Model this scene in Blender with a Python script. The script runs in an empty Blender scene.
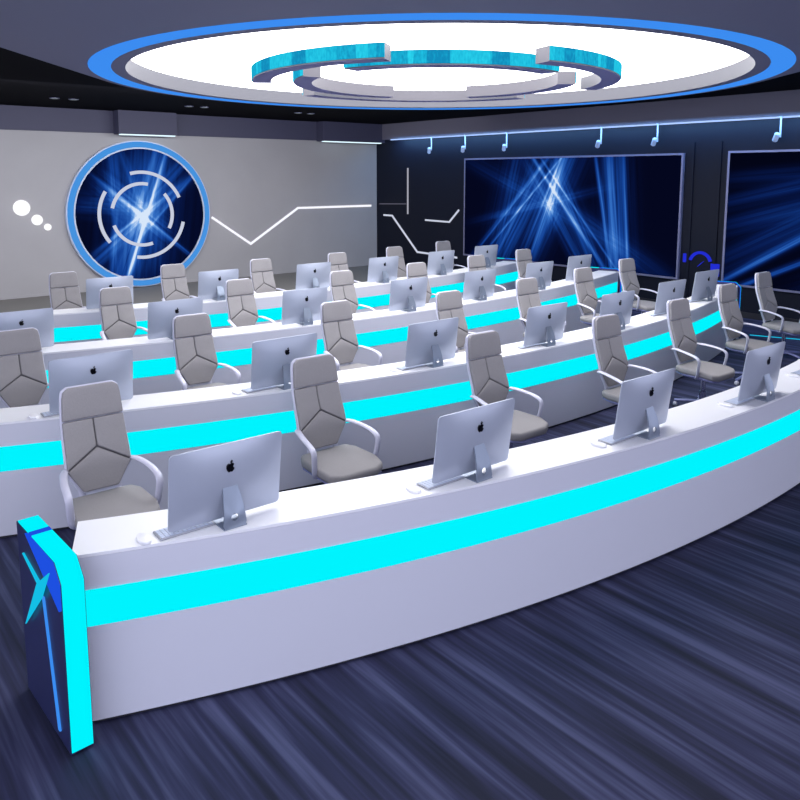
import bpy, bmesh, math, random
from mathutils import Vector, Matrix
random.seed(7)
col = bpy.context.scene.collection
PI = math.pi
def lin(c):
    return tuple((v/255/12.92 if v/255 <= .04045 else ((v/255+.055)/1.055)**2.4) for v in c)

# ------------------------------------------------------------------ materials
def new_mat(name):
    m = bpy.data.materials.new(name); m.use_nodes = True
    nt = m.node_tree; nt.nodes.clear()
    out = nt.nodes.new('ShaderNodeOutputMaterial')
    return m, nt, out
def paint(name, rgb, rough=.5, metal=0., spec=.5, noise=0., nscale=40., bump=0., coat=0.):
    m, nt, out = new_mat(name)
    b = nt.nodes.new('ShaderNodeBsdfPrincipled'); nt.links.new(b.outputs[0], out.inputs[0])
    c = lin(rgb)
    b.inputs['Base Color'].default_value = (*c, 1); b.inputs['Roughness'].default_value = rough
    b.inputs['Metallic'].default_value = metal; b.inputs['Specular IOR Level'].default_value = spec
    b.inputs['Coat Weight'].default_value = coat
    if noise or bump:
        tc = nt.nodes.new('ShaderNodeTexCoord'); n = nt.nodes.new('ShaderNodeTexNoise')
        n.inputs['Scale'].default_value = nscale; n.inputs['Detail'].default_value = 4
        nt.links.new(tc.outputs['Object'], n.inputs['Vector'])
        if noise:
            r = nt.nodes.new('ShaderNodeValToRGB')
            r.color_ramp.elements[0].position = .3; r.color_ramp.elements[1].position = .7
            r.color_ramp.elements[0].color = (*[v*(1-noise) for v in c], 1)
            r.color_ramp.elements[1].color = (*[min(1, v*(1+noise)) for v in c], 1)
            nt.links.new(n.outputs['Fac'], r.inputs['Fac']); nt.links.new(r.outputs[0], b.inputs['Base Color'])
        if bump:
            bp = nt.nodes.new('ShaderNodeBump'); bp.inputs['Strength'].default_value = bump; bp.inputs['Distance'].default_value = .002
            nt.links.new(n.outputs['Fac'], bp.inputs['Height']); nt.links.new(bp.outputs[0], b.inputs['Normal'])
    return m
def glow(name, rgb, strength):
    m, nt, out = new_mat(name)
    e = nt.nodes.new('ShaderNodeEmission'); e.inputs[0].default_value = (*lin(rgb), 1); e.inputs[1].default_value = strength
    nt.links.new(e.outputs[0], out.inputs[0])
    return m
def MN(nt, op, a, b=None, c=None):
    n = nt.nodes.new('ShaderNodeMath'); n.operation = op
    for i, v in enumerate((a, b, c)):
        if v is None: continue
        if isinstance(v, (int, float)): n.inputs[i].default_value = v
        else: nt.links.new(v, n.inputs[i])
    return n.outputs[0]

M = {}
M['desk'] = paint('desk_lacquer', (206, 207, 218), .35, spec=.4)
M['desktop'] = paint('desktop_white', (238, 238, 242), .3)
M['desk_dark'] = paint('plinth_dark', (25, 26, 38), .6)
M['fabric'] = paint('grey_fabric', (150, 147, 148), .9, spec=.2, noise=.08, nscale=260, bump=.25)
M['seam'] = paint('seam_dark', (92, 90, 94), .9)
M['shell'] = paint('white_plastic', (205, 205, 222), .35)
M['under'] = paint('violet_grey_plastic', (128, 130, 178), .4)
M['chrome'] = paint('chrome', (190, 190, 205), .18, metal=1.)
M['caster'] = paint('caster_plastic', (200, 200, 212), .4)
M['alu'] = paint('brushed_aluminium', (176, 183, 198), .36, metal=.25, noise=.02, nscale=6)
M['stand'] = paint('stand_aluminium', (142, 152, 168), .38, metal=.6)
M['black'] = paint('black_gloss', (6, 6, 9), .15)
M['key'] = paint('keyboard_metal', (160, 163, 172), .4, metal=.4)
M['wall_grey'] = paint('wall_panel_grey', (165, 163, 166), .5, spec=.35, noise=.03, nscale=1.2)
M['wall_black'] = paint('wall_black', (17, 21, 36), .5, spec=.2)
M['bulk'] = paint('bulkhead_violet_grey', (66, 66, 90), .6)
M['bulk2'] = paint('bulkhead_grey', (112, 110, 126), .6)
M['soffit'] = paint('soffit_violet', (120, 120, 148), .6)
M['ceil'] = paint('ceiling_black', (9, 9, 15), .9, spec=.05)
M['recess'] = paint('recess_wall', (92, 92, 98), .7)
M['arc_body'] = paint('arc_body_grey', (94, 92, 98), .6)
M['arc_under'] = paint('arc_underside', (125, 125, 175), .6)
M['frame'] = paint('screen_frame', (128, 128, 160), .35, metal=.3)
M['lamp'] = paint('lamp_white', (190, 200, 220), .4)
M['navy'] = paint('navy_panel', (36, 42, 84), .4, noise=.15, nscale=2)
M['rimdark'] = paint('navy_rim', (60, 64, 96), .4)
M['bluefacet'] = glow('blue_facet', (32, 84, 235), .9)
M['cyan'] = glow('cyan_strip', (0, 243, 254), 1.0)
M['cyan_soft'] = glow('cyan_line', (20, 190, 230), 1.)
M['blue_ring'] = glow('blue_ring', (70, 146, 222), 1.)
M['ceil_blue'] = glow('ceiling_blue', (60, 140, 240), 1.)
M['white_line'] = glow('white_line', (240, 240, 248), 1.15)
M['grey_line'] = glow('grey_line', (165, 165, 178), 1.)
M['dim_line'] = glow('dim_line', (80, 80, 94), 1.)
M['white_dot'] = glow('white_dot', (252, 252, 255), 1.1)
M['disc'] = glow('luminous_ceiling', (250, 250, 255), 6.)
M['cove'] = glow('cove_light', (200, 222, 232), 1.6)
M['cove_blue'] = glow('cove_light_blue', (150, 175, 225), 1.6)
M['spot'] = glow('downlight', (150, 160, 170), .5)
M['deep_blue'] = glow('deep_blue_light', (36, 48, 215), .9)
M['arc_line'] = glow('white_arc', (200, 206, 224), 1.0)
M['arc_teal'] = glow('teal_arc_edge', (90, 200, 215), .9)

def teal_mat():
    m, nt, out = new_mat('teal_data_screen')
    uv = nt.nodes.new('ShaderNodeUVMap'); uv.uv_map = 'UVMap'
    mp = nt.nodes.new('ShaderNodeMapping'); mp.inputs['Scale'].default_value = (26, 1.4, 1); nt.links.new(uv.outputs[0], mp.inputs[0])
    n1 = nt.nodes.new('ShaderNodeTexNoise'); n1.inputs['Scale'].default_value = 1.6; n1.inputs['Detail'].default_value = 5; nt.links.new(mp.outputs[0], n1.inputs[0])
    mp2 = nt.nodes.new('ShaderNodeMapping'); mp2.inputs['Scale'].default_value = (3.2, .01, 1); nt.links.new(uv.outputs[0], mp2.inputs[0])
    n2 = nt.nodes.new('ShaderNodeTexVoronoi'); n2.inputs['Scale'].default_value = 1.3; nt.links.new(mp2.outputs[0], n2.inputs[0])
    sep = nt.nodes.new('ShaderNodeSeparateColor'); nt.links.new(n2.outputs['Color'], sep.inputs[0])
    a = MN(nt, 'MULTIPLY_ADD', n1.outputs[0], .6, MN(nt, 'MULTIPLY', sep.outputs[0], .45))
    r = nt.nodes.new('ShaderNodeValToRGB'); nt.links.new(a, r.inputs[0])
    e = r.color_ramp.elements
    e[0].position = .3; e[0].color = (*lin((18, 140, 188)), 1)
    e[1].position = .78; e[1].color = (*lin((44, 214, 240)), 1)
    k = r.color_ramp.elements.new(.52); k.color = (*lin((28, 184, 220)), 1)
    em = nt.nodes.new('ShaderNodeEmission'); nt.links.new(r.outputs[0], em.inputs[0]); nt.links.new(em.outputs[0], out.inputs[0])
    return m
M['teal'] = teal_mat()

def beam_mat(name, beams, base=(4, 7, 30), seed=0., strength=1., gain=1.):
    """Display image made of soft light beams; each beam is (u0,v0,u1,v1,width,gain) in the screen's own 0..1 frame."""
    m, nt, out = new_mat(name)
    uv = nt.nodes.new('ShaderNodeUVMap'); uv.uv_map = 'UVMap'
    s = nt.nodes.new('ShaderNodeSeparateXYZ'); nt.links.new(uv.outputs[0], s.inputs[0])
    u, v = s.outputs[0], s.outputs[1]
    total = None
    for (u0, v0, u1, v1, w, g, asp) in beams:
        dx, dy = (u1-u0)*asp, v1-v0; L = math.hypot(dx, dy); nx, ny = -dy/L, dx/L
        d = MN(nt, 'MULTIPLY_ADD', u, nx*asp, MN(nt, 'MULTIPLY_ADD', v, ny, -(u0*asp*nx+v0*ny)))
        q = MN(nt, 'MULTIPLY', MN(nt, 'MULTIPLY', d, d), -1/(w*w))
        val = MN(nt, 'MULTIPLY', MN(nt, 'EXPONENT', q), g)
        # fade along the beam
        t = MN(nt, 'MULTIPLY_ADD', u, dx/L*asp/L, MN(nt, 'MULTIPLY_ADD', v, dy/L/L, -(u0*asp*dx+v0*dy)/L/L - .5))
        fade = MN(nt, 'EXPONENT', MN(nt, 'MULTIPLY', MN(nt, 'POWER', MN(nt, 'ABSOLUTE', t), 4.), -11.))
        # fine filaments across the beam
        cmb = nt.nodes.new('ShaderNodeCombineXYZ'); nt.links.new(MN(nt, 'MULTIPLY', d, 30.), cmb.inputs[0]); nt.links.new(MN(nt, 'MULTIPLY', t, .7), cmb.inputs[1]); cmb.inputs[2].default_value = seed+u0*7
        nz = nt.nodes.new('ShaderNodeTexNoise'); nz.inputs['Scale'].default_value = 1.; nz.inputs['Detail'].default_value = 3; nt.links.new(cmb.outputs[0], nz.inputs[0])
        fil = MN(nt, 'MULTIPLY_ADD', nz.outputs[0], 3.0, -.75)
        fil = MN(nt, 'MAXIMUM', fil, .05)
        val = MN(nt, 'MULTIPLY', MN(nt, 'MULTIPLY', val, fade), fil)
        total = val if total is None else MN(nt, 'ADD', total, val)
    total = MN(nt, 'MULTIPLY', total, gain)
    r = nt.nodes.new('ShaderNodeValToRGB'); nt.links.new(total, r.inputs[0])
    e = r.color_ramp.elements
    e[0].position = 0; e[0].color = (*lin(base), 1)
    e[1].position = 1; e[1].color = (*lin((214, 230, 250)), 1)
    for p, c in ((.1, (8, 26, 78)), (.3, (20, 66, 150)), (.55, (52, 112, 198)), (.8, (120, 170, 232))):
        k = r.color_ramp.elements.new(p); k.color = (*lin(c), 1)
    em = nt.nodes.new('ShaderNodeEmission'); em.inputs[1].default_value = strength
    nt.links.new(r.outputs[0], em.inputs[0]); nt.links.new(em.outputs[0], out.inputs[0])
    return m

# ------------------------------------------------------------------ mesh helpers
def uv_layer(bm): return bm.loops.layers.uv.get('UVMap') or bm.loops.layers.uv.new('UVMap')
def obj(name, bm, mat, parent=None, loc=None, rotz=0., smooth=False):
    bmesh.ops.recalc_face_normals(bm, faces=bm.faces[:])
    me = bpy.data.meshes.new(name); bm.to_mesh(me); bm.free()
    for mm in (mat if isinstance(mat, (list, tuple)) else [mat]): me.materials.append(mm)
    if smooth:
        for p in me.polygons: p.use_smooth = True
        me.set_sharp_from_angle(angle=math.radians(38))
    o = bpy.data.objects.new(name, me); col.objects.link(o)
    if loc is not None: o.location = loc
    o.rotation_euler = (0, 0, rotz)
    if parent: o.parent = parent
    return o
def thing(name, label, cat, loc=(0, 0, 0), rotz=0., group=None):
    o = bpy.data.objects.new(name, None); o.empty_display_size = .1; col.objects.link(o)
    o.location = loc; o.rotation_euler = (0, 0, rotz)
    o['label'] = label; o['category'] = cat
    if group: o['group'] = group
    return o
def tag(o, label, cat, group=None):
    o['label'] = label; o['category'] = cat
    if group: o['group'] = group
    return o
def struct(o): o['kind'] = 'structure'; return o
def dup(root, loc, rotz, label, group=None):
    r = root.copy(); col.objects.link(r); r.location = loc; r.rotation_euler = (0, 0, rotz)
    r['label'] = label
    if group: r['group'] = group
    for ch in list(root.children):
        c = ch.copy(); col.objects.link(c); c.parent = r
        for g in list(ch.children):
            d = g.copy(); col.objects.link(d); d.parent = c
    return r
def add_box(bm, x0, x1, y0, y1, z0, z1):
    vs = [bm.verts.new(p) for p in ((x0,y0,z0),(x1,y0,z0),(x1,y1,z0),(x0,y1,z0),(x0,y0,z1),(x1,y0,z1),(x1,y1,z1),(x0,y1,z1))]
    for f in ((0,3,2,1),(4,5,6,7),(0,1,5,4),(1,2,6,5),(2,3,7,6),(3,0,4,7)): bm.faces.new([vs[i] for i in f])
    return vs
def bevel(bm, w, seg=2, ang=30):
    bmesh.ops.recalc_face_normals(bm, faces=bm.faces[:])
    es = [e for e in bm.edges if len(e.link_faces) == 2 and e.calc_face_angle(0) > math.radians(ang)]
    bmesh.ops.bevel(bm, geom=es, offset=w, segments=seg, affect='EDGES', profile=.5, clamp_overlap=True)
def box(x0, x1, y0, y1, z0, z1, bv=0., seg=2):
    bm = bmesh.new(); add_box(bm, x0, x1, y0, y1, z0, z1)
    if bv: bevel(bm, bv, seg)
    return bm
def prism(pts, t0, t1, bv=0., seg=2, axes='xz'):
    """Polygon pts extruded from t0 to t1 along the remaining axis."""
    bm = bmesh.new()
    def P(a, b, t):
        return {'xz': (a, t, b), 'yz': (t, a, b), 'xy': (a, b, t)}[axes]
    A = [bm.verts.new(P(a, b, t0)) for a, b in pts]; B = [bm.verts.new(P(a, b, t1)) for a, b in pts]
    n = len(pts)
    bm.faces.new(A); bm.faces.new(B[::-1])
    for i in range(n): bm.faces.new((A[i], B[i], B[(i+1) % n], A[(i+1) % n]))
    if bv: bevel(bm, bv, seg)
    return bm
def add_lathe(bm, prof, n=20, cx=0., cy=0.):
    rings = []
    for r, z in prof:
        rings.append([bm.verts.new((cx+r*math.cos(2*PI*i/n), cy+r*math.sin(2*PI*i/n), z)) for i in range(n)])
    for a, b in zip(rings, rings[1:]):
        for i in range(n): bm.faces.new((a[i], a[(i+1) % n], b[(i+1) % n], b[i]))
    bm.faces.new(rings[0][::-1]); bm.faces.new(rings[-1])
def catmull(P, k=5):
    out = []
    for i in range(len(P)-1):
        p0 = P[max(i-1, 0)]; p1 = P[i]; p2 = P[i+1]; p3 = P[min(i+2, len(P)-1)]
        for j in range(k):
            t = j/k
            out.append(tuple(.5*((2*p1[m]) + (-p0[m]+p2[m])*t + (2*p0[m]-5*p1[m]+4*p2[m]-p3[m])*t*t + (-p0[m]+3*p1[m]-3*p2[m]+p3[m])*t**3) for m in range(len(p1))))
    out.append(tuple(P[-1])); return out
def add_sweep(bm, path, ra, rb, side=None, n=10):
    """Tube with an elliptical section: ra along `side`, rb across it."""
    rings = []
    V = [Vector(p[:3]) for p in path]
    for i, p in enumerate(V):
        t = (V[min(i+1, len(V)-1)]-V[max(i-1, 0)]).normalized()
        s = Vector(side) if side else (Vector((0, 0, 1)) if abs(t.z) < .9 else Vector((1, 0, 0)))
        s = (s-t*s.dot(t)).normalized(); w = t.cross(s)
        rings.append([bm.verts.new(p+s*ra*math.cos(2*PI*j/n)+w*rb*math.sin(2*PI*j/n)) for j in range(n)])
    for a, b in zip(rings, rings[1:]):
        for j in range(n): bm.faces.new((a[j], a[(j+1) % n], b[(j+1) % n], b[j]))
    bm.faces.new(rings[0][::-1]); bm.faces.new(rings[-1])
def ring_slab(bm, cx, cy, r0, r1, a0, a1, z0, z1, n=64, closed=False, mats=(0, 0, 0, 0)):
    """Annular slab; mats = (outer, inner, bottom/top, ends) material indices."""
    m = n if closed else n+1
    cols = []
    for i in range(m):
        a = a0+(a1-a0)*i/n
        c, s = math.cos(a), math.sin(a)
        cols.append([bm.verts.new((cx+r*c, cy+r*s, z)) for r, z in ((r0, z0), (r1, z0), (r1, z1), (r0, z1))])
    uvl = uv_layer(bm)
    for i in range(n):
        A = cols[i]; B = cols[(i+1) % m]
        for k, mi in ((0, 2), (1, 0), (2, 2), (3, 1)):
            f = bm.faces.new((A[k], B[k], B[(k+1) % 4], A[(k+1) % 4])); f.material_index = mats[mi]
            for lp, (uu, vv) in zip(f.loops, ((i, 0), (i+1, 0), (i+1, 1), (i, 1))): lp[uvl].uv = (uu/n*abs(a1-a0)*r1, vv)
    if not closed:
        f = bm.faces.new(cols[0]); f.material_index = mats[3]
        f = bm.faces.new(cols[-1][::-1]); f.material_index = mats[3]

# ------------------------------------------------------------------ camera
cam_d = bpy.data.cameras.new('camera'); cam = bpy.data.objects.new('camera', cam_d); col.objects.link(cam)
cam.location = (0, 0, 2.406); cam.rotation_euler = (math.radians(90-7.586), 0, 0)
cam_d.sensor_width = 36; cam_d.lens = 756/800*36; cam_d.shift_y = -123.4/800
cam_d.clip_end = 200
bpy.context.scene.camera = cam

# ------------------------------------------------------------------ the room
A50 = math.radians(50.3)
K = Vector((-.629, 20.576, 0))                       # far corner of the room
Ld = Vector((math.sin(A50), math.cos(A50), 0))       # along the left wall towards the corner
Rd = Vector((math.cos(A50), -math.sin(A50), 0))      # along the screen wall away from the corner
Ln = Rd.copy()                                        # left wall's normal into the room
Rn = -Ld                                              # screen wall's normal into the room
LW = Matrix(((Ld.x, Ln.x, 0, K.x), (Ld.y, Ln.y, 0, K.y), (0, 0, 1, 0), (0, 0, 0, 1)))   # local (k, out, z)
RW = Matrix(((Rd.x, Rn.x, 0, K.x), (Rd.y, Rn.y, 0, K.y), (0, 0, 1, 0), (0, 0, 0, 1)))
def on(wall, o): o.matrix_world = wall; return o
CEIL = 3.70

def floor_mat():
    m, nt, out = new_mat('striped_carpet')
    b = nt.nodes.new('ShaderNodeBsdfPrincipled'); nt.links.new(b.outputs[0], out.inputs[0])
    b.inputs['Roughness'].default_value = .75; b.inputs['Specular IOR Level'].default_value = .25
    tc = nt.nodes.new('ShaderNodeTexCoord')
    mp = nt.nodes.new('ShaderNodeMapping'); mp.inputs['Rotation'].default_value = (0, 0, A50-PI/2+PI/2*0)
    # object axes turned so that x runs along the screen wall
    mp.inputs['Rotation'].default_value = (0, 0, A50)
    nt.links.new(tc.outputs['Object'], mp.inputs[0])
    s = nt.nodes.new('ShaderNodeSeparateXYZ'); nt.links.new(mp.outputs[0], s.inputs[0])
    def stripe(sx, sy, detail):
        c = nt.nodes.new('ShaderNodeCombineXYZ')
        nt.links.new(MN(nt, 'MULTIPLY', s.outputs[0], sx), c.inputs[0]); nt.links.new(MN(nt, 'MULTIPLY', s.outputs[1], sy), c.inputs[1])
        n = nt.nodes.new('ShaderNodeTexNoise'); n.inputs['Scale'].default_value = 1; n.inputs['Detail'].default_value = detail
        nt.links.new(c.outputs[0], n.inputs[0]); return n.outputs[0]
    f = MN(nt, 'ADD', MN(nt, 'MULTIPLY', stripe(.4, 9, 2), .62), MN(nt, 'MULTIPLY', stripe(1.4, 34, 2), .38))
    r = nt.nodes.new('ShaderNodeValToRGB'); nt.links.new(f, r.inputs[0])
    e = r.color_ramp.elements
    e[0].position = .36; e[0].color = (*lin((28, 30, 50)), 1); e[1].position = .66; e[1].color = (*lin((80, 83, 116)), 1)
    k = e.new(.5); k.color = (*lin((46, 48, 78)), 1)
    # plain grey within a set distance of the left wall, stripes elsewhere
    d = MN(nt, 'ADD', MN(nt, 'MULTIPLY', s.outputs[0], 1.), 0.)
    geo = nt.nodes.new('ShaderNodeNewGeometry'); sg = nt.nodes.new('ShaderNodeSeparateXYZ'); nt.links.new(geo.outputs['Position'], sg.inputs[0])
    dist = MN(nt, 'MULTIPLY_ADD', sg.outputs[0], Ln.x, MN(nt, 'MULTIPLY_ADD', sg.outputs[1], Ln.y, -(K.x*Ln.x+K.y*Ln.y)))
    grey_zone = MN(nt, 'LESS_THAN', dist, 4.2)
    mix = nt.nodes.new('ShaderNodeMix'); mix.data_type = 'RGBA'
    nt.links.new(grey_zone, mix.inputs[0]); nt.links.new(r.outputs[0], mix.inputs[6]); mix.inputs[7].default_value = (*lin((122, 120, 118)), 1)
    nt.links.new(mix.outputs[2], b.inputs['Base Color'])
    return m
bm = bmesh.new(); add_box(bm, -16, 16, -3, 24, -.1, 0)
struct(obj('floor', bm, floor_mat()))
# left grey wall and black screen wall
struct(on(LW, obj('wall_left', box(-15, .2, -.2, 0, 0, CEIL), M['wall_grey'])))
struct(on(RW, obj('wall_right', box(0, 17, -.2, 0, 0, CEIL), M['wall_black'])))
# ceiling: black slab with the opening of the luminous circle closed by the disc itself
CC = Vector((.41, 9.22))
bm = bmesh.new(); add_box(bm, -16, 14, -1.5, 24, CEIL+.05, CEIL+.15)
struct(obj('ceiling', bm, M['ceil']))
# bulkheads above both walls
struct(on(LW, obj('trim_1', box(-15, 0, 0, .05, 3.29, CEIL+.05), M['bulk'])))
struct(on(RW, obj('trim_2', box(0, 17, 0, .08, 3.35, CEIL+.05), M['bulk2'])))
for i, (k0, k1) in enumerate(((-7.0, -5.75), (-1.95, 0))):
    struct(on(LW, obj('trim_%d' % (3+i), box(k0, k1, .05, .35, 3.27, CEIL+.05), M['bulk'])))
# thin dark uprights between the two screens
for i, k in enumerate((9.12, 9.62)):
    struct(on(RW, obj('trim_%d' % (5+i), box(k-.03, k+.03, 0, .025, 0, 3.0), M['wall_black'])))
struct(on(LW, obj('baseboard_left', box(-15, -.02, 0, .015, 0, .05), M['wall_grey'])))
struct(on(RW, obj('baseboard_right', box(.02, 17, 0, .02, 0, .1), M['desk_dark'])))

# dropped soffit carrying the ring: far half round, near half a slab running back over the camera side
SZ = 3.52
def soffit():
    bm = bmesh.new(); n = 96
    inner = []; outer = []
    for i in range(n):
        a = 2*PI*i/n; c, s = math.cos(a), math.sin(a)
        inner.append((CC.x+3.82*c, CC.y+3.82*s))
        if s >= 0: outer.append((CC.x+3.9*c, CC.y+3.9*s))
        else:
            t = min(3.9/max(abs(c), 1e-6)*1.0, 9.0/max(abs(s), 1e-6))
            t = max(t, 3.9); outer.append((CC.x+t*c, CC.y+t*s))
    lay = [[bm.verts.new((x, y, z)) for x, y in P] for P, z in ((inner, SZ), (outer, SZ), (outer, CEIL+.05), (inner, CEIL+.05))]
    for k in range(4):
        A = lay[k]; B = lay[(k+1) % 4]
        for i in range(n): bm.faces.new((A[i], A[(i+1) % n], B[(i+1) % n], B[i]))
    return bm
struct(obj('trim_7', soffit(), M['soffit']))

ring = thing('ceiling_ring_light', 'huge round luminous white ceiling disc with a blue ring around it', 'ceiling light', (CC.x, CC.y, SZ))
bm = bmesh.new(); add_lathe(bm, [(3.46, CEIL-.005-SZ), (3.46, CEIL+.03-SZ)], 96)
obj('luminous_disc', bm, M['disc'], ring)
bm = bmesh.new(); ring_slab(bm, 0, 0, 3.46, 3.60, 0, 2*PI, 0, CEIL+.04-SZ, 96, True, (0, 1, 0, 0))
obj('recess_wall', bm, [M['soffit'], M['recess']], ring, smooth=True)
bm = bmesh.new(); ring_slab(bm, 0, 0, 3.60, 3.82, 0, 2*PI, -.004, .1, 96, True)
obj('blue_light_band', bm, M['ceil_blue'], ring)

# hanging arcs under the disc
AZ0, AZ1 = 3.48, 3.625
def arc(r1, a0, a1, label):
    t = thing('hanging_arc', label, 'ceiling decoration', (CC.x, CC.y, AZ0), 0, 'hanging arcs of the ceiling circle')
    bm = bmesh.new(); ring_slab(bm, 0, 0, r1-.22, r1-.012, math.radians(a0), math.radians(a1), 0, AZ1-AZ0, 48, False, (0, 0, 1, 0))
    obj('arc_body', bm, [M['arc_body'], M['arc_under']], t, smooth=True)
    bm = bmesh.new(); ring_slab(bm, 0, 0, r1-.012, r1, math.radians(a0), math.radians(a1), .012, AZ1-AZ0-.006, 48, False)
    obj('data_screen', bm, M['teal'], t)
    for f in (.15, .5, .85):
        a = math.radians(a0+(a1-a0)*f); bm = bmesh.new()
        add_lathe(bm, [(.004, AZ1-AZ0-.003), (.004, CEIL-.004-AZ0)], 8, (r1-.11)*math.cos(a), (r1-.11)*math.sin(a)); obj('hanging_rod', bm, M['recess'], t)
    return t
arc(1.67, -126, -41, 'teal screen arc of the inner circle, nearest the viewer, middle of the ceiling disc')
arc(1.67, 110, 208, 'inner hanging arc bending round the left side of the ceiling circle')
arc(1.67, -3, 70, 'inner hanging arc with grey inside face at the far right of the circle')
arc(2.14, 51, 144, 'outer hanging arc at the far side, low beneath the other arcs')
arc(2.14, -62, 15, 'outer hanging arc curling round the right side with teal outer face')
arc(2.14, -175, -105, 'outer hanging arc on the near left with a white end block')

# recessed downlight pairs in the black ceiling
for (x, y), lab in (((-5.88, 13.53), 'pair of recessed downlights in the black ceiling, leftmost pair'),
                    ((-3.97, 15.07), 'pair of recessed downlights in the black ceiling, above the round wall screen'),
                    ((-2.06, 16.61), 'pair of recessed downlights in the black ceiling, nearest the room corner')):
    t = thing('twin_downlight', lab, 'downlight', (x, y, CEIL+.05), A50, 'twin downlights')
    t.rotation_euler.z = math.atan2(Ld.y, Ld.x)
    for s in (-.16, .16):
        bm = bmesh.new(); add_lathe(bm, [(.085, -.012), (.085, -.0005)], 20, s, 0); f = obj('lamp_ring', bm, M['rimdark'], t)
        bm = bmesh.new(); add_lathe(bm, [(.06, -.016), (.06, -.012)], 20, s, 0); obj('lamp_lens', bm, M['spot'], f)

# cove lights
def strip(wall, k0, k1, o0, o1, z0, z1, mat, label):
    return tag(on(wall, obj('cove_light', box(k0, k1, o0, o1, z0, z1), mat)), label, 'strip light')
strip(LW, -6.95, -5.78, .2, .34, 3.25, 3.27, M['cove'], 'short white cove light under the bulkhead above the round screen')
strip(LW, -1.9, -.1, .2, .34, 3.25, 3.27, M['cove'], 'white cove light under the bulkhead at the room corner')
strip(RW, .7, 17, .06, .085, 3.325, 3.35, M['cove_blue'], 'long thin light line under the bulkhead above the wall screens')
wash = bpy.data.lights.new('blue_wash', 'AREA'); wash.shape = 'RECTANGLE'; wash.size = 15; wash.size_y = .1; wash.energy = 150; wash.color = (.22, .5, .95)
wo = bpy.data.objects.new('blue_wash', wash); col.objects.link(wo)
p = K+Rd*8.3+Rn*.3; wo.location = (p.x, p.y, 3.32)
wo.rotation_euler = (math.radians(24), 0, math.atan2(Rd.y, Rd.x))

wash2 = bpy.data.lights.new('wall_fill', 'AREA'); wash2.shape = 'RECTANGLE'; wash2.size = 10; wash2.size_y = .2; wash2.energy = 300; wash2.color = (.95, .96, 1)  # added area lamp brightening the left wall, has no fixture of its own
w2 = bpy.data.objects.new('wall_fill', wash2); col.objects.link(w2)
p = K+Ld*-7.5+Ln*4.6; w2.location = (p.x, p.y, 3.6); w2.rotation_euler = (math.radians(36), 0, math.atan2(Ld.y, Ld.x))

near = bpy.data.lights.new('near_fill', 'AREA'); near.shape = 'DISK'; near.size = 3.2; near.energy = 70; near.color = (.95, .96, 1)  # added fill lamp to lift the near rows, not a fitted downlight
no = bpy.data.objects.new('near_fill', near); col.objects.link(no); no.location = (-.8, 3.0, 3.49)

# ------------------------------------------------------------------ wall marks
def wall_line(pts, w, z_off=.02):
    """Raised light line along a polyline in wall coordinates (k, z)."""
    bm = bmesh.new(); n = len(pts); P = [Vector((a, b)) for a, b in pts]; L = []; R_ = []
    for i in range(n):
        d0 = (P[i]-P[i-1]).normalized() if i else (P[1]-P[0]).normalized()
        d1 = (P[i+1]-P[i]).normalized() if i < n-1 else d0
        nn = (Vector((-d0.y, d0.x))+Vector((-d1.y, d1.x))).normalized(); s = w/2/max(.4, nn.dot(Vector((-d1.y, d1.x))))
        L.append(P[i]+nn*s); R_.append(P[i]-nn*s)
    poly = L+R_[::-1]
    A = [bm.verts.new((q.x, .001, q.y)) for q in poly]; B = [bm.verts.new((q.x, z_off, q.y)) for q in poly]
    m = len(poly)
    for i in range(n-1):
        bm.faces.new((A[i], A[i+1], A[m-2-i], A[m-1-i])); bm.faces.new((B[m-1-i], B[m-2-i], B[i+1], B[i]))
    for i in range(m): bm.faces.new((A[i], B[i], B[(i+1) % m], A[(i+1) % m]))
    return bm
tag(on(LW, obj('light_line', wall_line([(-4.84, 1.46), (-3.85, .79), (-2.51, 1.61), (-.2, 1.612)], .05), M['white_line'])),
    'white zigzag light line on the grey wall right of the round screen', 'wall light')
for k, z, r, lab in ((-8.86, 1.782, .155, 'largest white round wall light left of the round screen'),
                (-8.59, 1.535, .105, 'middle-sized white round wall light left of the round screen'),
                (-8.40, 1.386, .068, 'smallest white round wall light, nearest the round screen')):
    bm = prism([(k+r*math.cos(2*PI*i/32), z+r*math.sin(2*PI*i/32)) for i in range(32)], .001, .03)
    tag(on(LW, obj('round_wall_light', bm, M['white_dot'])), lab, 'wall light', 'round wall lights')
for pts, w, mt, lab in (([(.31, 1.366), (.67, 1.365), (1.69, .475), (2.35, .466), (3.15, .45)], .045, 'arc_line', 'pale bent light line dropping down the black wall by the corner'),
                   ([(1.99, 1.307), (2.87, 1.297), (3.2, 1.6)], .04, 'arc_line', 'short pale hooked light line on the black wall beside the big screen'),
                   ([(1.31, 1.43), (1.31, 2.607)], .04, 'grey_line', 'vertical grey light line on the black wall'),
                   ([(.14, 1.66), (1.25, 1.69)], .03, 'dim_line', 'faint horizontal line on the black wall')):
    tag(on(RW, obj('light_line', wall_line(pts, w), M[mt])), lab, 'wall light')

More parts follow.
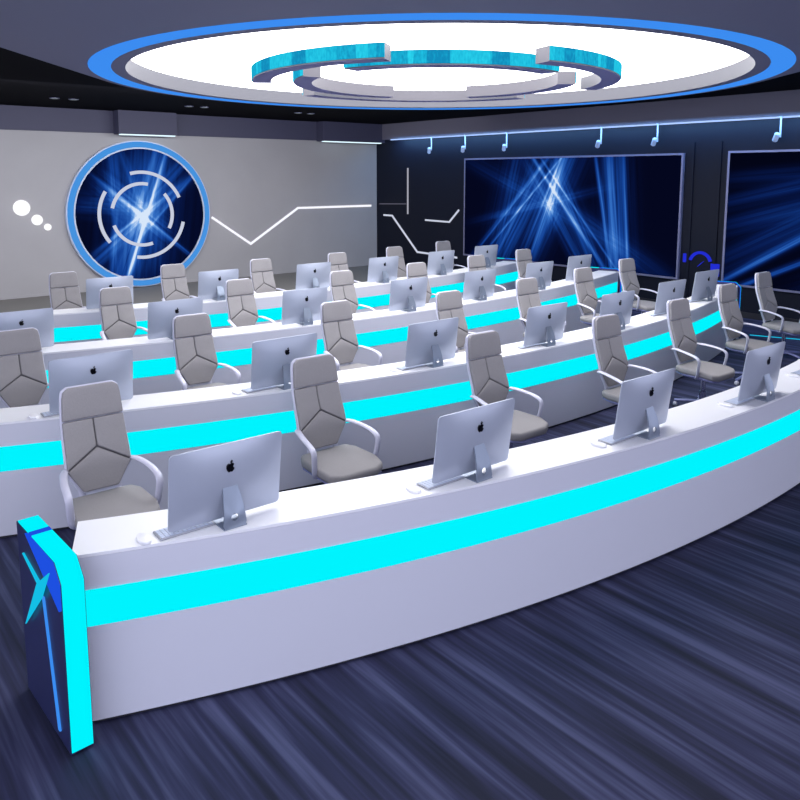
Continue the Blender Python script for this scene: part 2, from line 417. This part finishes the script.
# round screen on the left wall
def polar_slab(k, z, r0, r1, o0, o1, n=72, a0=0., a1=2*PI, closed=True):
    bm = bmesh.new(); m = n if closed else n+1; C_ = []
    for i in range(m):
        a = a0+(a1-a0)*i/n
        C_.append([bm.verts.new((k+r*math.cos(a), o, z+r*math.sin(a))) for r, o in ((r0, o0), (r1, o0), (r1, o1), (r0, o1))])
    for i in range(n):
        A, B = C_[i], C_[(i+1) % m]
        for q in range(4): bm.faces.new((A[q], B[q], B[(q+1) % 4], A[(q+1) % 4]))
    if not closed: bm.faces.new(C_[0]); bm.faces.new(C_[-1][::-1])
    return bm
RK, RZ, RR = -6.49, 1.583, 1.57
rs = thing('round_wall_screen', 'large round blue screen in a glowing blue ring on the grey wall', 'screen'); rs.matrix_world = LW @ Matrix.Translation((RK, 0, RZ))
obj('housing', polar_slab(0, 0, .02, RR, .001, .10), M['lamp'], rs, smooth=True)
obj('light_ring', polar_slab(0, 0, RR*.91, RR*.985, .10, .115), M['blue_ring'], rs)
obj('inner_rim', polar_slab(0, 0, RR*.89, RR*.91, .10, .125), M['lamp'], rs)
bm = bmesh.new(); n = 72; vs = [bm.verts.new((RR*.89*math.cos(2*PI*i/n), .108, RR*.89*math.sin(2*PI*i/n))) for i in range(n)]
f = bm.faces.new(vs)
g = bmesh.ops.extrude_face_region(bm, geom=[f]); 
for v in g['geom']:
    if isinstance(v, bmesh.types.BMVert): v.co.y = .1005
uvl = uv_layer(bm)
for f in bm.faces:
    for lp in f.loops: lp[uvl].uv = (lp.vert.co.x/(2*RR*.89)+.5, lp.vert.co.z/(2*RR*.89)+.5)
B1 = 1.
beams_round = [(.66,1.0,.30,.0,.10,.55,B1),(.72,1.0,.36,.0,.018,.9,B1),(.52,.45,.36,.0,.02,.9,B1),(.2,.75,.66,.35,.10,.5,B1),(.25,.7,.95,.1,.016,.7,B1),(.98,.86,.45,.3,.016,.5,B1),
               (.55,1.,.45,.0,.2,.36,B1),(.05,.1,.85,.75,.05,.45,B1),(.15,.25,.75,.68,.014,.6,B1),(.28,1.,.3,.5,.05,.45,B1),(.35,.98,.52,.5,.03,.3,B1),(.3,.48,.26,.0,.03,.6,B1),(.9,.95,.5,.55,.05,.35,B1),(.0,.6,.5,.55,.08,.25,B1),(.5,.1,.6,.9,.3,.16,B1)]
obj('display', bm, beam_mat('round_screen_image', beams_round, seed=3.1, gain=.6), rs)
for rr, a0, a1 in ((.575, 23, 105), (.585, 147, 218), (.59, -100, -12), (.42, 78, 167), (.42, -29, 41), (.42, 199, 287)):
    obj('display_arc', polar_slab(0, 0, RR*(rr-.022), RR*(rr+.022), .109, .13, 28, math.radians(a0), math.radians(a1), False), M['arc_line'], rs)

# wall screens
def wall_screen(k0, k1, z0, z1, mat, label):
    t = thing('wall_screen', label, 'screen'); t.matrix_world = RW @ Matrix.Translation((k0, 0, z0))
    w, h = k1-k0, z1-z0
    bm = bmesh.new(); f = .035
    for b in ((0, w, 0, f), (0, w, h-f, h), (0, f, f, h-f), (w-f, w, f, h-f)): add_box(bm, b[0], b[1], .003, .07, b[2], b[3])
    obj('frame', bm, M['frame'], t)
    bm = bmesh.new(); vs = add_box(bm, f, w-f, .01, .06, f, h-f); uvl = uv_layer(bm)
    for fc in bm.faces:
        for lp in fc.loops: lp[uvl].uv = ((lp.vert.co.x-f)/(w-2*f), (lp.vert.co.z-f)/(h-2*f))
    obj('display', bm, mat, t)
    return t
AS = 2.4
b1 = [(.38,1.,.04,.0,.03,.75,AS),(.44,1.,.08,.0,.014,.8,AS),(.47,1.1,.31,.0,.045,.95,AS),(.46,1.1,.26,.0,.016,.8,AS),(.28,1.1,.66,.0,.03,.9,AS),(.33,1.05,.72,.0,.014,.8,AS),(.30,.9,.55,.0,.07,.5,AS),(.5,1.15,.3,.1,.2,.5,AS),(.25,1.1,.15,.0,.2,.3,AS),(.68,1.1,.73,-.1,.16,.6,AS),
      (.60,1.,.69,.0,.022,.9,AS),(.66,1.,.72,.0,.05,.7,AS),(.73,1.,.77,.0,.02,.8,AS),(.42,.85,.62,.0,.12,.5,AS),(.36,.9,.16,.0,.16,.55,AS),(.05,.95,.75,.2,.10,.22,AS),(.5,.5,.98,-.1,.12,.22,AS),(.42,1.,.40,.35,.07,.5,AS),(.1,.4,.6,.7,.05,.3,AS)]
AS2 = 2.4
b2 = [(.0,.02,.45,.75,.025,1.0,AS2),(.0,-.08,.5,.55,.02,.8,AS2),(.02,.45,.5,.8,.07,.3,AS2),(.0,.62,.6,1.,.05,.3,AS2),(.02,.2,.6,.98,.1,.28,AS2),(.3,.1,.9,.7,.06,.5,AS2),(.0,.8,.5,.9,.05,.16,AS2)]
b1 = [(a*17.97/(13.6+4.37*a), b, c*17.97/(13.6+4.37*c), d, e*.8, g*.85, h) for a, b, c, d, e, g, h in b1]
wall_screen(3.42, 8.97, .535, 2.81, beam_mat('left_screen_image', b1, seed=1.3, gain=.62), 'wide dark screen showing crossing blue light beams, left of the dark pillar')
wall_screen(9.79, 15.4, .535, 2.825, beam_mat('right_screen_image', b2, base=(3, 5, 22), seed=5.2, gain=.55), 'dark wall screen with diagonal blue beams at the right edge')

# blue glowing emblem low on the dark wall between the screens
bl = thing('blue_wall_emblem', 'deep blue glowing arch emblem on the dark pillar between the wall screens', 'wall light'); bl.matrix_world = RW @ Matrix.Translation((9.36, 0, .86))
obj('arch', polar_slab(0, 0, .17, .22, .001, .03, 24, math.radians(15), math.radians(165), False), M['deep_blue'], bl)
obj('right_glow', box(.2, .36, .001, .03, -.2, .02, .01), M['deep_blue'], bl)
obj('left_glow', box(-.33, -.26, .001, .03, .0, .16, .01), M['deep_blue'], bl)
obj('centre_mark', prism([(-.05, -.06), (.0, -.02), (.07, .05), (.01, .0)], .001, .03), M['deep_blue'], bl)

# pendant spotlights in front of the screen wall
lamp0 = None
lamp_labels = ['white spotlight hanging nearest the room corner', 'second white spotlight from the corner, hanging left of the big screen\'s edge', 'white spotlight hanging above the left part of the big screen',
  'white spotlight hanging above the right part of the big screen', 'white spotlight hanging above the right corner of the big screen', 'white spotlight hanging above the screen at the right edge']
for k, lab in zip((2.33, 3.5, 4.79, 7.25, 8.47, 10.66), lamp_labels):
    p = K+Rd*k+Rn*.12; rz = math.atan2(Rd.y, Rd.x)
    if lamp0 is None:
        t = lamp0 = thing('pendant_spotlight', lab, 'spotlight', (p.x, p.y, 3.35), rz, 'spotlights along the screen wall')
        bm = bmesh.new(); add_lathe(bm, [(.014, -.33), (.014, -.001)], 10); obj('rod', bm, M['lamp'], t)
        bm = bmesh.new(); add_lathe(bm, [(.035, -.012), (.035, -.0005)], 14); obj('mount', bm, M['lamp'], t)
        bm = bmesh.new(); add_lathe(bm, [(.026, -.075), (.042, -.06), (.042, .06), (.03, .075)], 18)
        bmesh.ops.transform(bm, matrix=Matrix.Translation((-.055, -.02, -.33)) @ Matrix.Rotation(math.radians(28), 4, 'Y') @ Matrix.Rotation(math.radians(18), 4, 'X'), verts=bm.verts[:])
        h = obj('lamp_head', bm, M['lamp'], t, smooth=True)
    else: dup(lamp0, (p.x, p.y, 3.35), rz, lab)

# ------------------------------------------------------------------ curved desks
H = .80
def arc_wall(bm, c, r0, r1, a0, a1, z0, z1, n): ring_slab(bm, c[0], c[1], r0, r1, a0, a1, z0, z1, n)
def end_panel(t, front, rear, side, variant):
    """Slab closing a desk row: front/rear are plan points of its outer face, side = +1 when the desk lies to the right."""
    F = Vector((*front, 0)); Rr = Vector((*rear, 0)); d = (F-Rr); D = d.length; d.normalize()
    w = Vector((-d.y, d.x, 0))*side; T = .095 if side > 0 else .07
    rot = math.atan2(d.y, d.x)
    def mk(name, pts, t0, t1, mat, parent, bv=0.):
        bm = prism(pts, t0, t1, bv, 2, 'xz')
        for v in bm.verts: v.co.y *= side
        return obj(name, bm, mat, parent)
    e = mk('end_panel', [(0, .01), (D, .01), (D, .765), (D-.07, .835), (0, .835)], 0, T, M['navy'], t)
    e.location = (rear[0], rear[1], 0); e.rotation_euler = (0, 0, rot)
    # light edge: along the top in two runs and down the front
    def rim(name, pts, mat, ya=.004, yb=None):   # pts: polyline on the outline, given thickness outward
        bm = bmesh.new()
        for (a, b), (c_, d_) in zip(pts, pts[1:]):
            L = math.hypot(c_-a, d_-b); ux, uz = (c_-a)/L, (d_-b)/L; nx, nz = -uz, ux
            q = [(a, b), (c_, d_), (c_+nx*.006, d_+nz*.006), (a+nx*.006, b+nz*.006)]
            A = [bm.verts.new((x, ya, z)) for x, z in q]; B = [bm.verts.new((x, yb or T-.004, z)) for x, z in q]
            bm.faces.new(A); bm.faces.new(B[::-1])
            for i in range(4): bm.faces.new((A[i], B[i], B[(i+1) % 4], A[(i+1) % 4]))
        for v in bm.verts: v.co.y *= side
        return obj(name, bm, mat, e)
    rim('light_edge', [(0.01, .835), (D*.28, .835)], M['cyan'])
    if side > 0: rim('blue_edge', [(D*.285, .835), (D*.355, .835)], M['bluefacet'])
    fr = [(D*.36, .835), (D-.07, .835), (D, .765), (D, .02)]
    if side > 0: rim('light_edge', fr, M['cyan'])
    else:
        rim('light_edge', fr, M['cyan'], .002, .02)
        rim('blue_edge', fr, M['bluefacet'], .0205)
    q = [(D*.28, .84), (D*.36, .842), (D-.07, .838), (D, .765), (D, .655)]
    f = mk('blue_facet', q, -.012, .0, M['bluefacet'], e)
    s = D/.44*1.
    mk('star_mark', [(.375*s, .79), (.282*s, .628), (.075*s, .383), (.238*s, .668)], -.018, -.012, M['cyan_soft'], e)
    mk('star_line', [(.07*s, .72), (.245*s, .645), (.238*s, .672)], -.010, .0, M['cyan_soft'], e)
    mk('blue_line', [(.262*s, .62), (.274*s, .62), (.36*s, .06), (.345*s, .06)], -.008, .0, M['ceil_blue'], e)
    return e
def desk_row(c, r, a0, a1, label, left=None, right=None):
    t = thing('curved_desk', label, 'desk', (0, 0, 0), 0, 'rows of curved control desks')
    A0, A1 = math.radians(a0), math.radians(a1); n = 72
    def mk(name, r0, r1, z0, z1, mat, aa0=A0, aa1=A1):
        bm = bmesh.new(); ring_slab(bm, c[0], c[1], r0, r1, aa0, aa1, z0, z1, n); return obj(name, bm, mat, t, smooth=True)
    mk('tabletop', r-.345, r, H-.014, H, M['desktop'])
    mk('front_panel', r-.035, r, .02, H-.015, M['desk'])
    mk('light_strip', r+.0005, r+.004, .468, .636, M['cyan'], A0+.003, A1-.003)
    mk('plinth', r-.30, r-.015, 0, .02, M['desk_dark'])
    steps = max(2, round((A1-A0)*r/1.4))
    for i in range(steps+1):
        a = A0+(A1-A0)*(i/steps)*(1-.004)+.002
        ca, sa = math.cos(a), math.sin(a)
        bm = bmesh.new(); add_box(bm, r-.335, r-.04, -.015, .015, .02, H-.016)
        o = obj('support_panel', bm, M['desk'], t); o.location = (c[0], c[1], 0); o.rotation_euler = (0, 0, a)
    if left: end_panel(t, left[0], left[1], 1, 0)
    if right: end_panel(t, right[0], right[1], -1, 1)
    return t
def onarc(c, r, a): a = math.radians(a); return (c[0]+r*math.cos(a), c[1]+r*math.sin(a))
D1 = ((-5.45, 15.24), 12.86); D2 = ((-7.38, 18.34), 14.36); D3 = ((-10.38, 22.18), 16.98); D4 = ((-10.61, 22.70), 15.45)
def side_pts(D, a, off):      # outer face of an end panel just past the end of the row
    p = onarc(D[0], D[1]+.03, a); q = onarc(D[0], D[1]-.52, a)
    return p, q
desk_row(*D1, -71.65, -30, 'front curved white desk with cyan light strip, nearest the viewer', left=((-1.372, 2.862), (-1.76, 3.29)))
p2 = side_pts(D2, -30.15, 0); p3 = side_pts(D3, -33.7, 0); p4 = side_pts(D4, -33.2, 0)
desk_row(*D2, -73.3, -30.5, 'second curved white desk row from the front, cyan light strip', right=p2)
desk_row(*D3, -69, -34, 'third curved white desk row, behind the second', right=p3)
desk_row(*D4, -70, -33.6, 'rearmost curved white desk row, closest to the grey wall', right=p4)

# cyan line let into the floor beside the second row's end
bm = bmesh.new(); add_box(bm, 0, 1.3, -.012, .012, .0005, .008)
o = obj('floor_light_line', bm, M['cyan_soft']); o.location = (5.33, 11.30, 0); o.rotation_euler = (0, 0, math.radians(-28))
tag(o, 'thin cyan light line on the floor beside the second desk row\'s right end', 'strip light')

# ------------------------------------------------------------------ swivel chair
CS = .93
def back_map(bm):
    """Panel drawn in (x, s) with thickness in y -> reclined, gently curved backrest."""
    a = math.radians(14)
    for v in bm.verts:
        x, y, s = v.co
        y = y - .9*x*x*0 + .5*x*x*(-1) * .6      # sides wrap slightly forward
        lum = .022*math.exp(-((s-.2)/.12)**2); y -= lum
        if s > .48: y -= (s-.48)*.10
        v.co = Vector((x, .225+s*math.sin(a)+y*math.cos(a), .52+s*math.cos(a)-y*math.sin(a)))
    for v in bm.verts: v.co *= CS
def subdiv_prism(pts, t0, t1, bv):
    bm = prism(pts, t0, t1, bv, 3)
    bmesh.ops.triangulate(bm, faces=[f for f in bm.faces if len(f.verts) > 4])
    for _ in range(2):
        es = [e for e in bm.edges if e.calc_length() > .07]
        if es: bmesh.ops.subdivide_edges(bm, edges=es, cuts=1); bmesh.ops.triangulate(bm, faces=[f for f in bm.faces if len(f.verts) > 4])
    return bm
def make_chair(label, group):
    t = thing('swivel_chair', label, 'chair', (0, 0, 0), 0, group)
    # seat cushion
    out = [(-.20, .23), (.20, .23), (.245, .14), (.255, -.12), (.235, -.23), (.15, -.275), (-.15, -.275), (-.235, -.23), (-.255, -.12), (-.245, .14)]
    bm = prism(out, .43, .50, .022, 3, 'xy')
    for v in bm.verts:
        if v.co.y < -.14: v.co.z -= (-.14-v.co.y)*.22
        v.co *= CS
    obj('seat', bm, M['fabric'], t, smooth=True)
    bm = prism([(a*.97, b*.97) for a, b in out], .395, .432, .012, 2, 'xy')
    for v in bm.verts:
        if v.co.z < .41: v.co.x *= .86; v.co.y *= .88
        if v.co.y < -.14: v.co.z -= (-.14-v.co.y)*.22
        v.co *= CS
    obj('seat_shell', bm, M['under'], t, smooth=True)
    # backrest
    bo = [(-.125, -.01), (.125, -.01), (.215, .145), (.205, .47), (.194, .63), (.184, .676), (.148, .70), (-.148, .70), (-.184, .676), (-.194, .63), (-.205, .47), (-.215, .145)]
    bm = subdiv_prism(bo, .004, .03, .008); back_map(bm); bk = obj('backrest_shell', bm, M['shell'], t, smooth=True)
    g = .0035
    pans = [('lumbar_panel', [(-.112, 0), (.112, 0), (.203, .15), (.0, .275), (-.203, .15)]),
            ('back_panel', [(-.204, .160), (-g, .286), (-g, .47), (-.196, .47)]),
            ('back_panel', [(.204, .160), (.196, .47), (g, .47), (g, .286)]),
            ('headrest', [(-.196, .479), (.196, .479), (.186, .625), (.177, .668), (.145, .692), (-.145, .692), (-.177, .668), (-.186, .625)])]
    for nm, q in pans:
        bm = subdiv_prism(q, -.026, .006, .009); back_map(bm)
        if nm == 'headrest':
            for v in bm.verts: v.co.y -= .004
        obj(nm, bm, M['fabric'], t, smooth=True)
    bm = subdiv_prism([(-.20, .155), (.20, .155), (.19, .47), (-.19, .47)], -.012, .004, .002); back_map(bm); obj('seam_backing', bm, M['seam'], bk)
    # bracket joining back and seat
    bm = bmesh.new()
    for s in (-1, 1):
        add_sweep(bm, catmull([(s*.12, .245, .55), (s*.115, .235, .49), (s*.10, .17, .42), (s*.08, .06, .40)], 4), .022, .012, (1, 0, 0), 8)
    for v in bm.verts: v.co *= CS
    obj('back_bracket', bm, M['shell'], t, smooth=True)
    for s in (-1, 1):
        bm = bmesh.new()
        path = catmull([(s*.20, .268, .675), (s*.235, .19, .685), (s*.268, .05, .672), (s*.280, -.055, .65), (s*.282, -.098, .615), (s*.277, -.095, .54), (s*.262, -.075, .45), (s*.22, -.045, .412)], 5)
        add_sweep(bm, path, .024, .0125, (1, 0, 0), 10)
        for v in bm.verts: v.co *= CS
        obj('armrest', bm, M['shell'], t, smooth=True)
    bm = bmesh.new(); add_lathe(bm, [(.05, .395), (.05, .37), (.026, .36), (.026, .22), (.036, .215), (.036, .10)], 16)
    for v in bm.verts: v.co *= CS
    obj('gas_lift', bm, M['chrome'], t, smooth=True)
    bm = bmesh.new(); add_lathe(bm, [(.055, .07), (.055, .11), (.04, .125)], 18)
    for v in bm.verts: v.co *= CS
    obj('base_hub', bm, M['under'], t, smooth=True)
    for i in range(5):
        a = math.radians(90+18+72*i); c, s = math.cos(a), math.sin(a)
        bm = bmesh.new(); add_sweep(bm, [(c*.045, s*.045, .097), (c*.16, s*.16, .088), (c*.30, s*.30, .068)], .014, .02, (0, 0, 1), 8)
        for v in bm.verts: v.co *= CS
        lg = obj('base_leg', bm, M['under'], t, smooth=True)
        bm = bmesh.new(); add_lathe(bm, [(.018, -.02), (.026, -.012), (.026, .012), (.018, .02)], 14)
        bmesh.ops.transform(bm, matrix=Matrix.Translation((c*.29, s*.29, .0265)) @ Matrix.Rotation(a, 4, 'Z') @ Matrix.Rotation(PI/2, 4, 'Y'), verts=bm.verts[:])
        for v in bm.verts: v.co *= CS
        obj('caster', bm, M['caster'], lg, smooth=True)
    return t

# ------------------------------------------------------------------ all-in-one computer
def make_computer(label, group):
    t = thing('desktop_computer', label, 'computer', (0, 0, 0), 0, group)
    w, h, z0 = .558, .376, .018; ti = math.radians(7.5)
    def tilt(bm):
        for v in bm.verts:
            x, y, z = v.co
            v.co = Vector((x, y*math.cos(ti)-z*math.sin(ti), z0+z*math.cos(ti)+y*math.sin(ti)))
    # shell with a bulging back
    bm = bmesh.new(); nx, nz = 16, 12; rc = .018
    def corner(u, v):
        x, z = u*w/2, (v+1)/2*h
        dx = abs(x)-(w/2-rc); dz = abs(z-h/2)-(h/2-rc)
        if dx > 0 and dz > 0:
            L = math.hypot(dx, dz)
            if L > rc: k = rc/L; x = math.copysign(w/2-rc+dx*k, x); z = h/2+math.copysign(h/2-rc+dz*k, z-h/2)
        return x, z
    us = [-1+2*i/nx for i in range(nx+1)]; vs_ = [-1+2*j/nz for j in range(nz+1)]
    us[1] = -.94; us[-2] = .94; vs_[1] = -.92; vs_[-2] = .92
    G = [[None]*(nz+1) for _ in range(nx+1)]; Fg = [[None]*(nz+1) for _ in range(nx+1)]
    for i, u in enumerate(us):
        for j, v in enumerate(vs_):
            x, z = corner(u, v)
            b = .003+.034*(max(0, 1-u*u)**.8)*(max(0, 1-v*v)**.8)
            G[i][j] = bm.verts.new((x, -b, z)); Fg[i][j] = bm.verts.new((x, .003, z))
    for i in range(nx):
        for j in range(nz):
            bm.faces.new((G[i][j], G[i+1][j], G[i+1][j+1], G[i][j+1])); bm.faces.new((Fg[i][j], Fg[i][j+1], Fg[i+1][j+1], Fg[i+1][j]))
    def edge(a, b, c, d): bm.faces.new((a, b, c, d))
    for i in range(nx):
        edge(G[i][0], Fg[i][0], Fg[i+1][0], G[i+1][0]); edge(G[i+1][nz], Fg[i+1][nz], Fg[i][nz], G[i][nz])
    for j in range(nz):
        edge(G[0][j+1], Fg[0][j+1], Fg[0][j], G[0][j]); edge(G[nx][j], Fg[nx][j], Fg[nx][j+1], G[nx][j+1])
    tilt(bm); sh = obj('shell', bm, M['alu'], t, smooth=True)
    # apple-shaped mark
    def circ(cx, cz, r, a0, a1, n): return [(cx+r*math.cos(math.radians(a0+(a1-a0)*i/n)), cz+r*math.sin(math.radians(a0+(a1-a0)*i/n))) for i in range(n+1)]
    s = .021
    body = [(0, .78), (.30, .92), (.62, .90), (.86, .68), (.66, .48), (.58, .2), (.68, -.08), (.94, -.26), (.74, -.70), (.46, -1.0), (.24, -1.02), (0, -.92), (-.24, -1.02), (-.48, -1.0), (-.78, -.66), (-.98, -.1), (-.95, .42), (-.70, .80), (-.34, .92)]
    zc = h*.715; yb = -.0335
    def flat(q, name):
        bm = bmesh.new(); A = [bm.verts.new((a*s, yb-.0035, zc+b*s)) for a, b in q]; B = [bm.verts.new((a*s, yb+.012, zc+b*s)) for a, b in q]
        bm.faces.new(A); bm.faces.new(B[::-1])
        for i in range(len(q)): bm.faces.new((A[i], B[i], B[(i+1) % len(q)], A[(i+1) % len(q)]))
        return bm
    bm = flat(body, 'm')
    q = [(.02, 1.02), (.10, 1.34), (.42, 1.62), (.40, 1.30), (.22, 1.06)]
    A = [bm.verts.new((a*s, yb-.0035, zc+b*s)) for a, b in q]; B = [bm.verts.new((a*s, yb+.012, zc+b*s)) for a, b in q]
    bm.faces.new(A); bm.faces.new(B[::-1])
    for i in range(len(q)): bm.faces.new((A[i], B[i], B[(i+1) % len(q)], A[(i+1) % len(q)]))
    tilt(bm); obj('logo_mark', bm, M['black'], sh)
    # front glass (faces the seat)
    bm = bmesh.new(); add_box(bm, -w/2+.004, w/2-.004, .003, .005, .062, h-.004); tilt(bm); obj('screen_glass', bm, M['black'], t)
    # stand: sloping plate with a round cable hole, and a foot plate running under the screen
    def stand_pt(x, v):      # v 0 at desk .. 1 at hinge
        return v
    zt, yt, yf = .185, -.052, -.098
    def pos(x, v, off):
        y = yf+(yt-yf)*v - .012*math.sin(PI*v); z = .004+(zt-.004)*v
        return (x, y-off, z)
    bm = bmesh.new(); n = 24; hv, hr = .27, .018
    hole = []; outer = []
    for i in range(n):
        a = 2*PI*i/n; c, s_ = math.cos(a), math.sin(a)
        hole.append((hr*c, hv+hr*s_/(zt)))
        # project to the trapezoid boundary
        tt = 1e9
        wb, wt = .058, .040
        for _ in range(1):
            # left/right sloping sides: |x| = wb-(wb-wt)*v
            den = abs(c)+(wb-wt)*s_/zt
            if den > 1e-6: tt = min(tt, (wb-(wb-wt)*hv)/den)
            if s_ > 1e-6: tt = min(tt, (1-hv)*zt/s_)
            if s_ < -1e-6: tt = min(tt, hv*zt/(-s_))
        outer.append((tt*c, hv+tt*s_/zt))
    # add exact corners
    L = [[bm.verts.new(pos(x, v, off)) for x, v in Q] for Q, off in ((hole, 0), (outer, 0), (outer, .007), (hole, .007))]
    for k in range(4):
        A, B = L[k], L[(k+1) % 4]
        for i in range(n): bm.faces.new((A[i], A[(i+1) % n], B[(i+1) % n], B[i]))
    st = obj('stand', bm, M['stand'], t, smooth=True)
    bm = bmesh.new(); add_box(bm, -.04, .04, -.050, -.022, .150, .19); bevel(bm, .004); obj('hinge', bm, M['black'], st)
    obj('foot_plate', box(-.058, .058, yf-.008, .085, .0005, .0065, .002), M['stand'], t)
    return t

def screen_name(i, names): return names[i]
CH = {1: [(-1.73, 4.32), (-0.42, 5.05), (0.89, 5.89), (2.12, 6.66), (3.13, 7.59), (4.12, 8.7), (5.1, 9.85)],
 2: [(-3.04, 6.01), (-1.75, 6.71), (-0.46, 7.46), (0.75, 8.15), (1.81, 9.24), (2.79, 10.35), (3.76, 11.53)],
 3: [(-3.12, 8.46), (-1.82, 9.15), (-0.6, 10.01), (0.45, 10.98), (1.45, 12.06), (2.39, 13.09)],
 4: [(-4.34, 9.85), (-3.14, 10.78), (-1.98, 11.52), (-0.86, 12.47), (0.1, 13.57), (1.06, 14.75)]}
PC = {1: [(-0.812, 3.39), (0.394, 3.936), (1.517, 4.592), (2.62, 5.38), (3.5, 6.17)], 2: [(-2.135, 5.117), (-0.889, 5.682), (0.269, 6.347), (1.388, 7.138), (2.278, 7.896), (3.166, 8.793), (3.957, 9.748)], 3: [(-3.471, 6.817), (-2.239, 7.433), (-1.044, 8.159), (0.096, 8.989), (1.033, 9.791), (1.976, 10.73), (2.759, 11.639)], 4: [(-3.532, 9.119), (-2.373, 9.789), (-1.227, 10.596), (-0.261, 11.411), (0.663, 12.333), (1.507, 13.333)]}
ORD = ['first', 'second', 'third', 'fourth', 'fifth', 'sixth', 'seventh']
WORD = {1: 'front', 2: 'second', 3: 'third', 4: 'rearmost'}
TH = math.radians(38)
ch0 = None; pc0 = None; kb0 = None; ms0 = None
for r in (1, 2, 3, 4):
    g = 'chairs behind the %s desk row' % WORD[r]
    N = len(CH[r])
    for i, (x, y) in enumerate(CH[r]):
        if i == 0: w = 'leftmost'
        elif i == N-1: w = 'rightmost'
        else: w = ORD[i]+' from the left'
        lab = 'grey fabric high-back swivel chair behind the %s desk row, %s' % (WORD[r], w)
        if ch0 is None:
            ch0 = make_chair(lab, g); ch0.location = (x, y, 0); ch0.rotation_euler = (0, 0, TH)
        else: dup(ch0, (x, y, 0), TH, lab, g)
for r in (1, 2, 3, 4):
    g = 'computers on the %s desk row' % WORD[r]; N = len(PC[r])-(1 if r == 1 else 0)
    for i, (x, y) in enumerate(PC[r]):
        x += .016*math.sin(TH)-.018; y -= .016*math.cos(TH)
        w = 'leftmost' if i == 0 else ('rightmost' if i == N-1 else ORD[i]+' from the left')
        lab = 'silver all-in-one computer seen from behind on the %s desk row, %s' % (WORD[r], w)
        beyond = (r == 1 and i == N)      # only this place's keyboard and mouse reach into view
        if beyond: pass
        elif pc0 is None:
            pc0 = make_computer(lab, g); pc0.location = (x, y, H); pc0.rotation_euler = (0, 0, TH)
        else: dup(pc0, (x, y, H), TH, lab, g)
        if r <= 2:
            # slim keyboard under the screen's left end and a mouse beside it
            ax = Vector((math.cos(TH), math.sin(TH))); ay = Vector((-math.sin(TH), math.cos(TH)))
            kp = Vector((x, y))+ax*-.19+ay*.03; mp_ = Vector((x, y))+ax*-.375+ay*.035
            kl = 'thin metal keyboard under the %s computer of the %s desk row' % (w, WORD[r])
            ml = 'small flat mouse left of the %s computer of the %s desk row' % (w, WORD[r])
            if beyond:
                kl = 'metal keyboard end on the front desk at the right edge, with no screen in view'
                ml = 'small flat mouse on the front desk at the right edge, with no screen beside it'
            if kb0 is None:
                kb0 = thing('keyboard', kl, 'keyboard', (kp.x, kp.y, H), TH, 'keyboards on the desks')
                obj('keyboard_base', box(-.13, .13, -.05, .05, .0005, .010, .003), M['key'], kb0)
                bm = bmesh.new()
                for a in range(12):
                    for b in range(5): add_box(bm, -.122+a*.0205, -.122+a*.0205+.017, -.044+b*.0178, -.044+b*.0178+.0145, .010, .0125)
                obj('keys', bm, M['lamp'], kb0)
                bm = prism([(.030*math.cos(q*PI/10), .055*math.sin(q*PI/10)) for q in range(20)], .0005, .016, .005, 2, 'xy')
                ms0 = obj('mouse', bm, M['desktop'], smooth=True); ms0.location = (mp_.x, mp_.y, H); ms0.rotation_euler = (0, 0, TH)
                tag(ms0, ml, 'mouse', 'mice on the desks')
            else:
                dup(kb0, (kp.x, kp.y, H), TH, kl); dup(ms0, (mp_.x, mp_.y, H), TH, ml)

# ------------------------------------------------------------------ world and view
w = bpy.data.worlds.new('world'); bpy.context.scene.world = w; w.use_nodes = True
bg = w.node_tree.nodes['Background']; bg.inputs[0].default_value = (*lin((206, 209, 232)), 1); bg.inputs[1].default_value = 3.2
sc = bpy.context.scene
sc.view_settings.view_transform = 'Standard'; sc.view_settings.look = 'None'; sc.view_settings.gamma = 1; sc.view_settings.exposure = 0
sc.view_settings.use_curve_mapping = False
